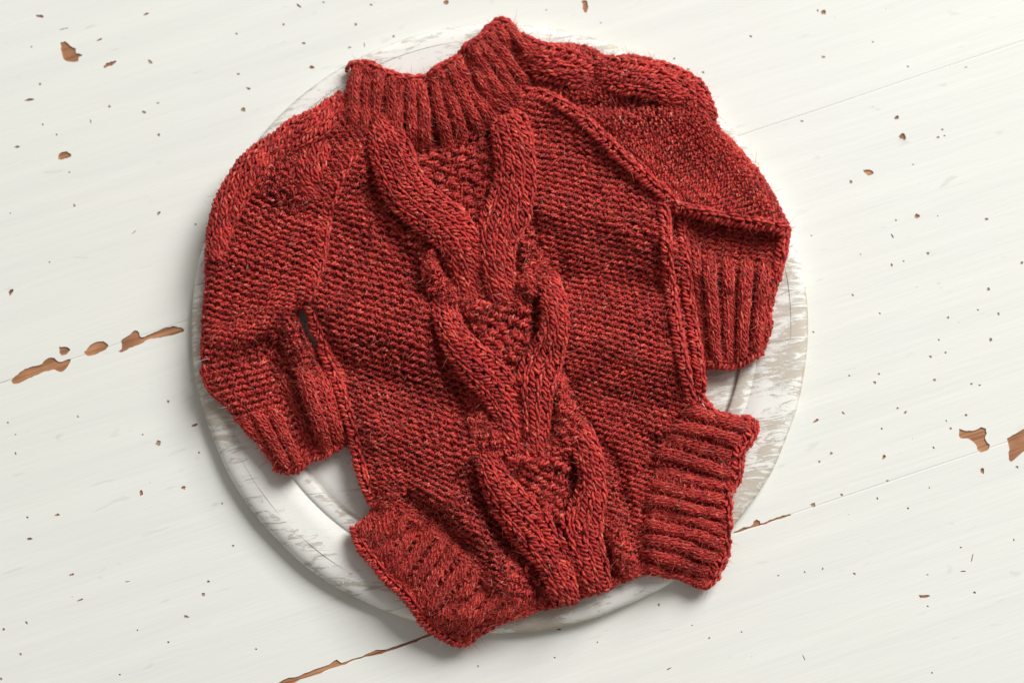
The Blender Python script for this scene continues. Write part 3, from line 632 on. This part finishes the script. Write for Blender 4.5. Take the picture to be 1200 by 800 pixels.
knit('right_sleeve', Surf(F_R, LB + 1, [(SRD, 16, 14)], extra=lambda u, v: 13 * v ** 5), 13, 52, purl, rom, mask=SRM, yarn=1.25)
G_R = [[(790,235),(930,255)],[(795,265),(930,285)],[(800,300),(924,315)],[(805,345),(915,350)],[(812,385),(908,385)],[(824,432),(895,426)]]
ks = Surf(G_R, LB - 13, [(GRD, 16, 13)]); kc = knit('right_lower_sleeve', ks, 13, 25, purl, rom, mask=GRM, yarn=1.25)
ribs(ks, [.26, .44, .61, .78, .94], [0.11] * 5, kc, lift=6, bulge=9, mask=GRM, v0=0.38, drop=(-9, -2))
ribs(ks, [.09], [0.14], kc, lift=5, bulge=7, mask=GRM, v0=0.15)

# --- leg cuffs
KL = [[(442,580),(505,606),(558,646),(618,700)],[(434,590),(492,628),(545,676),(608,716)],[(426,602),(472,656),(520,706),(580,735)],[(416,622),(456,682),(500,732),(540,757)]]
KLM = [(438,588),(470,596),(510,612),(560,650),(612,704),(606,723),(574,736),(558,746),(547,755),(532,754),(521,747),(505,739),(495,726),(482,708),(469,692),(453,679),(437,658),(421,642),(415,626),(418,611),(430,606)]
ks = Surf(KL, LB - 3, BD); kc = knit('left_leg_cuff', ks, 22, 12, purl, rom, mask=KLM, yarn=1.2)
ribs(ks, np.linspace(0.04, 0.96, 12), [0.048] * 12, kc, lift=1.5, bulge=3, mask=KLM, yarn=1.0)
KR = [[(795,472),(772,520),(758,575),(752,620),(750,674)],[(820,474),(798,525),(785,580),(776,625),(772,680)],[(852,482),(830,534),(815,588),(805,632),(798,686)],[(886,490),(866,545),(856,595),(850,645),(830,694)]]
KRM = [(826,462),(839,480),(865,486),(884,490),(882,510),(869,529),(865,559),(854,578),(854,600),(852,626),(850,653),(841,671),(826,690),(805,682),(786,676),(750,672),(754,620),(760,575),(772,520),(796,486)]
ks = Surf(KR, LB - 4, BD); kc = knit('right_leg_cuff', ks, 22, 12, purl, rom, mask=KRM, yarn=1.2)
ribs(ks, np.linspace(0.045, 0.96, 12), [0.05] * 12, kc, lift=3, bulge=5, mask=KRM, yarn=1.0)

# --- neckband
NK = [[(411,80),(440,80),(470,91),(498,94),(522,79),(545,62),(566,44),(590,25),(610,40)],
      [(408,105),(438,108),(470,116),(503,118),(534,106),(560,90),(588,72),(615,62),(640,66)],
      [(405,132),(434,138),(468,142),(508,145),(545,134),(575,117),(605,97),(635,84),(665,82)],
      [(400,160),(430,168),(468,172),(512,176),(556,164),(595,142),(628,120),(655,104),(690,98)]]
NKM = [(411,82),(416,74),(437,76),(452,86),(472,91),(495,92),(505,87),(520,78),(542,65),(548,56),(562,46),(572,35),(587,24),(600,27),(612,45),(640,62),(670,84),(660,104),(630,120),(600,145),(560,166),(512,180),(468,178),(430,172),(400,165),(404,130)]
ks = Surf(NK, LB - 1, [(BODYD, 14, 10)], extra=lambda u, v: -6 * np.clip((v - .7) / .3, 0, 1)); kc = knit('neckband', ks, 30, 12, purl, rom, mask=NKM, yarn=1.2)
ribs(ks, np.linspace(.03, .95, 18) + rng.normal(0, .005, 18), [0.036] * 18, kc, lift=3.5, bulge=5, yarn=0.95, mask=NKM, drop=(-2, -7))

# --- cables
def strand(pts, n=4, base=LB + 4, bulge=13, row=10.2, name='cable_strand', f=1.0, domes=BD, ends=True, label=None, yarn=1.5):
    p = [tuple(q) for q in pts]
    if ends:
        z = [-12 if ends != 'open' else -14] + [0] * (len(p) - 2) + [-5]; p = [(*q, zz) for q, zz in zip(p, z)]
    r = Ribbon(p, base, bulge, domes)
    return braid(name, r, n, max(4, int(r.L / row)), rom, yarn=yarn, label=label)
strand([(448,138,24),(455,168,46),(463,194,50),(478,225,52),(505,250,53),(531,273,52),(545,300,42),(552,350,32)], ends='open')
strand([(580,112,22),(598,150,44),(604,200,46),(596,245,54),(583,276,50),(583,312,38),(590,352,28)], ends='open')
strand([(520,350,28),(526,380,30),(539,405,36),(561,430,46),(583,455,46),(596,485,34),(604,528,22)], 3)
strand([(636,318,26),(648,350,28),(650,385,30),(639,418,44),(628,446,48),(627,490,36),(627,530,23)], 3)
strand([(570,530,28),(579,560,32),(596,588,44),(617,612,54),(634,637,46),(650,662,38),(660,690,32),(664,706,28)], 3)
strand([(678,498,26),(689,531,28),(694,565,30),(689,593,42),(681,622,50),(690,655,40),(700,692,33)], 3)
# moss stitch wedges that lap over the crossings
def wedge(rungs, mask, nu, nv, base):
    moss('moss_stitch_wedge', Surf(rungs, base, BD, extra=lambda u, v: 10 * np.exp(-((v - 0.10) / 0.2) ** 2) * np.exp(-((u - 0.5) / 0.3) ** 2) - 6 * np.exp(-(v / 0.07) ** 2) - 7 * (np.exp(-(u / 0.14) ** 2) + np.exp(-((1 - u) / 0.14) ** 2)) + 2), nu, nv, rom, mask=mask, yarn=1.7, wk=0.44)
wedge([[(498,338),(535,348),(590,350),(645,332)],[(525,352),(560,365),(605,366),(645,352)],[(540,375),(572,385),(610,388),(640,375)],[(560,398),(582,404),(612,408),(634,398)],[(580,428),(595,430),(612,432),(625,425)]],
      [(515,346),(530,342),(546,349),(562,352),(580,349),(600,341),(612,344),(622,352),(623,362),(622,400),(618,418),(600,430),(575,415),(545,385),(522,362)], 9, 10, LB - 1)
wedge([[(550,512),(590,530),(635,530),(685,508)],[(572,535),(605,545),(645,545),(682,532)],[(592,560),(620,566),(652,566),(680,555)],[(612,585),(632,588),(658,588),(678,580)],[(632,610),(645,612),(662,612),(672,606)]],
      [(566,523),(580,521),(598,529),(618,533),(636,529),(650,522),(662,526),(668,536),(669,545),(668,585),(660,604),(648,612),(628,600),(600,572),(575,545)], 9, 10, LB - 1)
def moss_band(pts, base=LB + 3, n=3):
    p = [(*q, -13 if k in (0, len(pts) - 1) else 0) for k, q in enumerate(pts)]; r = Ribbon(p, base, 5, BD)
    moss('moss_stitch_band', r, n, max(4, int(r.L / 8)), rom, yarn=1.3, wk=0.6)
moss_band([(500,300,8),(505,316,20),(514,336,26),(540,356,25),(570,366,22),(590,372,14)])
moss_band([(630,290,8),(631,308,20),(623,331,25),(601,350,24),(578,362,20),(565,372,12)])
moss_band([(555,452,14),(557,484,22),(568,510,26),(596,530,25),(625,540,22),(645,546,14)])
moss_band([(656,440,14),(664,474,20),(669,503,24),(655,526,24),(632,537,20),(618,546,12)])
moss_band([(590,630,12),(597,660,20),(607,692,26),(618,712,24)], LB + 1); moss_band([(712,590,14),(722,625,20),(733,655,22),(738,672,18)], LB + 1)
strand([(604,52,30),(628,68,40),(662,78,44),(696,92,34)], 3, base=LB + 2, bulge=6, domes=[(SRD, 14, 12)], name='sleeve_cable')
strand([(690,78,26),(725,88,42),(765,96,38),(800,118,24)], 3, base=LB + 1, bulge=6, domes=[(SRD, 14, 12)], name='sleeve_cable')
strand([(740,72,12),(785,86,20),(817,108,22),(833,140,16)], 2, base=LB + 2, bulge=8, domes=[(SRD, 14, 12)], name='sleeve_cable')
strand([(405,118,26),(375,142,34),(345,158,34),(318,178,24)], 3, base=LB + 3, bulge=8, domes=[(SLD, 14, 12)], name='sleeve_cable')
strand([(335,160,20),(300,190,32),(275,225,34),(260,262,28),(252,305,18)], 3, base=LB + 2, bulge=8, domes=[(SLD, 14, 12)], name='sleeve_cable')
strand([(390,150,24),(372,175,30),(362,205,28),(368,235,18)], 3, base=LB + 1, bulge=6, domes=[(SLD, 14, 12)], name='sleeve_cable')

# --- raised seams and cast-off edges
def cord(name, pts, wd, base, bulge=6, domes=BD, n=1, row=8.6, yarn=1.6, label=None):
    r = Ribbon([(x, y, wd, -6 if k in (0, len(pts) - 1) else 0) for k, (x, y) in enumerate(pts)], base, bulge, domes)
    return braid(name, r, n, max(3, int(r.L / row)), rom, yarn=yarn, label=label, lining=False)
cord('raglan_seam', [(612,108),(640,113),(672,132),(700,156),(735,190),(765,216),(792,240)], 14, LB + 3, 7, [(BODYD, 12, 8)])
cord('raglan_seam', [(792,242),(830,251),(870,259),(905,264),(922,269)], 13, LB + 12, 6, [(SRD, 10, 6)])
cord('raglan_seam', [(428,165),(408,190),(390,228),(380,270),(374,310),(362,352)], 12, LB - 2, 5, None or [(BODYD, 8, 4)])
cord('side_seam', [(796,243),(799,258),(802,295),(806,340),(813,390),(820,435),(821,458)], 11, LB - 2, 8, [(BODYD, 8, 6)])
cord('side_seam', [(775,232),(779,252),(782,300),(787,345),(794,390),(802,430),(811,472)], 11, LB + 1, 7, [(BODYD, 8, 6)])
cord('side_seam', [(362,354),(371,385),(383,419),(397,454),(411,494),(418,526),(426,560),(438,590)], 13, LB - 9, 9, [])
cord('cast_off_edge', [(412,84),(417,77),(436,79),(452,88),(472,94),(495,95),(507,88),(521,80),(542,67),(549,57),(563,48),(573,38),(587,27),(599,30)], 12, LB - 7, 8, [], row=8.5, yarn=1.6)
cord('cast_off_edge', [(417,618),(423,640),(438,656),(454,677),(470,690),(483,706),(496,723),(507,735),(521,743),(533,750),(545,752)], 12, LB - 11, 8, [], row=8.5, yarn=1.6)
cord('cast_off_edge', [(881,493),(879,510),(867,529),(862,559),(851,578),(851,600),(849,626),(847,653),(838,671),(826,686)], 13, LB - 11, 8, [], row=8.5, yarn=1.6)
cord('cast_off_edge', [(323,545),(330,548),(345,548),(360,535),(380,530),(397,519),(406,513)], 12, LB - 13, 7, [], row=8.5, yarn=1.6)
cord('cast_off_edge', [(826,426),(840,426),(863,425),(880,416),(890,410)], 12, LB - 13, 7, [], row=8.5, yarn=1.6)
# --- the rear layer, seen as a second edge below the front
RO = np.array(OUT + [(347,372),(352,380),(372,425),(388,455),(398,480),(406,517),(398,521),(381,533),(361,537),(346,551),(326,551),(318,540),(303,520),(283,500),(266,477),(249,462),(238,440),(237,388),(241,330),(242,296),(243,274),(250,244),(264,219),(283,197),(297,176),(316,167),(338,153),(352,142),(371,131),(399,120)], float)
ro, L = resample(np.vstack([RO, RO[:1]]), 701); ro = ro[:-1]
def inset(q, d):
    t = np.roll(q, -2, 0) - np.roll(q, 2, 0); t /= np.linalg.norm(t, axis=1, keepdims=True) + 1e-9; c = np.stack([-t[:, 1], t[:, 0]], -1)
    s = sdist(*(q + c * 3).T, q); c = np.where(np.median(s) > 0, 1, -1) * c
    return q + c * d
r = Ribbon([(x, y, 11) for x, y in np.vstack([RO, RO[:1]])], 0, 5, []); r.base = 2; RI = inset(ro, 6.5)
r.p = np.array([(x, y, 12) for x, y in np.vstack([RI, RI[:1]])]); r.L = L
back = braid('rear_layer_edge', r, 1, int(r.L / 8.5), rom, yarn=1.7, lining=False, fuzz=1.5)
poly = inset(ro, 8)[::4]
vo, eo, fo, *_ = delaunay_2d_cdt([Vector(v) for v in poly], [(i, (i + 1) % len(poly)) for i in range(len(poly))], [], 1, 1e-4)
vo = np.array([tuple(v) for v in vo]); fo = np.array([f for f in fo if len(f) == 3]); c = vo.mean(0)
n = len(vo); sg_ = sag(vo[:, 0], vo[:, 1]); Vt = np.concatenate([W(vo[:, 0], vo[:, 1], PH + 4 - sg_), W(vo[:, 0], vo[:, 1], PH + 0.8 - sg_)]) - ROMLOC
ed = {}
for a, b, c_ in fo:
    for e in ((a, b), (b, c_), (c_, a)): ed[e] = 1
be = np.array([e for e in ed if (e[1], e[0]) not in ed])
mesh_np('rear_layer', Vt, [fo, fo[:, ::-1] + n, np.stack([be[:, 0], be[:, 0] + n, be[:, 1] + n, be[:, 1]], -1)], LINING, rom, smooth=False)

# --- loose wool fibres standing off the yarn
P = np.concatenate([p for p, _, _ in ALLPTS]); N = np.concatenate([q for _, q, _ in ALLPTS]); wgt = np.concatenate([np.full(len(p), f) for p, _, f in ALLPTS])
NF = 180000
idx = rng.choice(len(P), NF, p=wgt / wgt.sum()); P, N = P[idx], N[idx]
dirv = rng.normal(0, 1, (NF, 3)) + N * 0.6; dirv /= np.linalg.norm(dirv, axis=1, keepdims=True)
bend = rng.normal(0, 0.8, (NF, 3)); Ln = rng.gamma(2.0, 1.9, NF)[:, None] + 2.5; Ln = np.minimum(Ln, 15)
K = 4; pts = []
for k in range(K):
    f = k / (K - 1); pts.append(P + dirv * Ln * f + bend * Ln * f * f * 0.5)
pts = np.stack(pts, 1); pts[..., 2] = np.maximum(pts[..., 2], PH + 0.5 - sag(pts[..., 0], pts[..., 1]))
side = np.cross(dirv, rng.normal(0, 1, (NF, 3))); side /= np.linalg.norm(side, axis=1, keepdims=True) + 1e-9
wd = 0.25 * (0.7 + 0.6 * rng.random(NF))[:, None]
V = []
for k in range(K - 1):
    tp = 1 - 0.6 * k / (K - 1); V += [pts[:, k] + side * wd * tp, pts[:, k] - side * wd * tp]
V.append(pts[:, K - 1]); V = np.stack(V, 1); m = V.shape[1]; b0 = np.arange(NF) * m
q = np.concatenate([np.stack([b0 + 2 * k, b0 + 2 * k + 1, b0 + 2 * k + 3, b0 + 2 * k + 2], -1) for k in range(K - 2)]); tr = np.stack([b0 + m - 3, b0 + m - 2, b0 + m - 1], -1)
V = V.reshape(-1, 3); uvf = np.repeat(rng.random(NF), m); 
fz = mesh_np('wool_fuzz', W(V[:, 0], V[:, 1], V[:, 2]) - ROMLOC, [q, tr], FUZZ, rom, uv=np.stack([uvf, uvf], -1)); fz['kind'] = 'stuff'
print('tris', sum(len(o.data.polygons) * 2 for o in bpy.data.objects if o.type == 'MESH'))
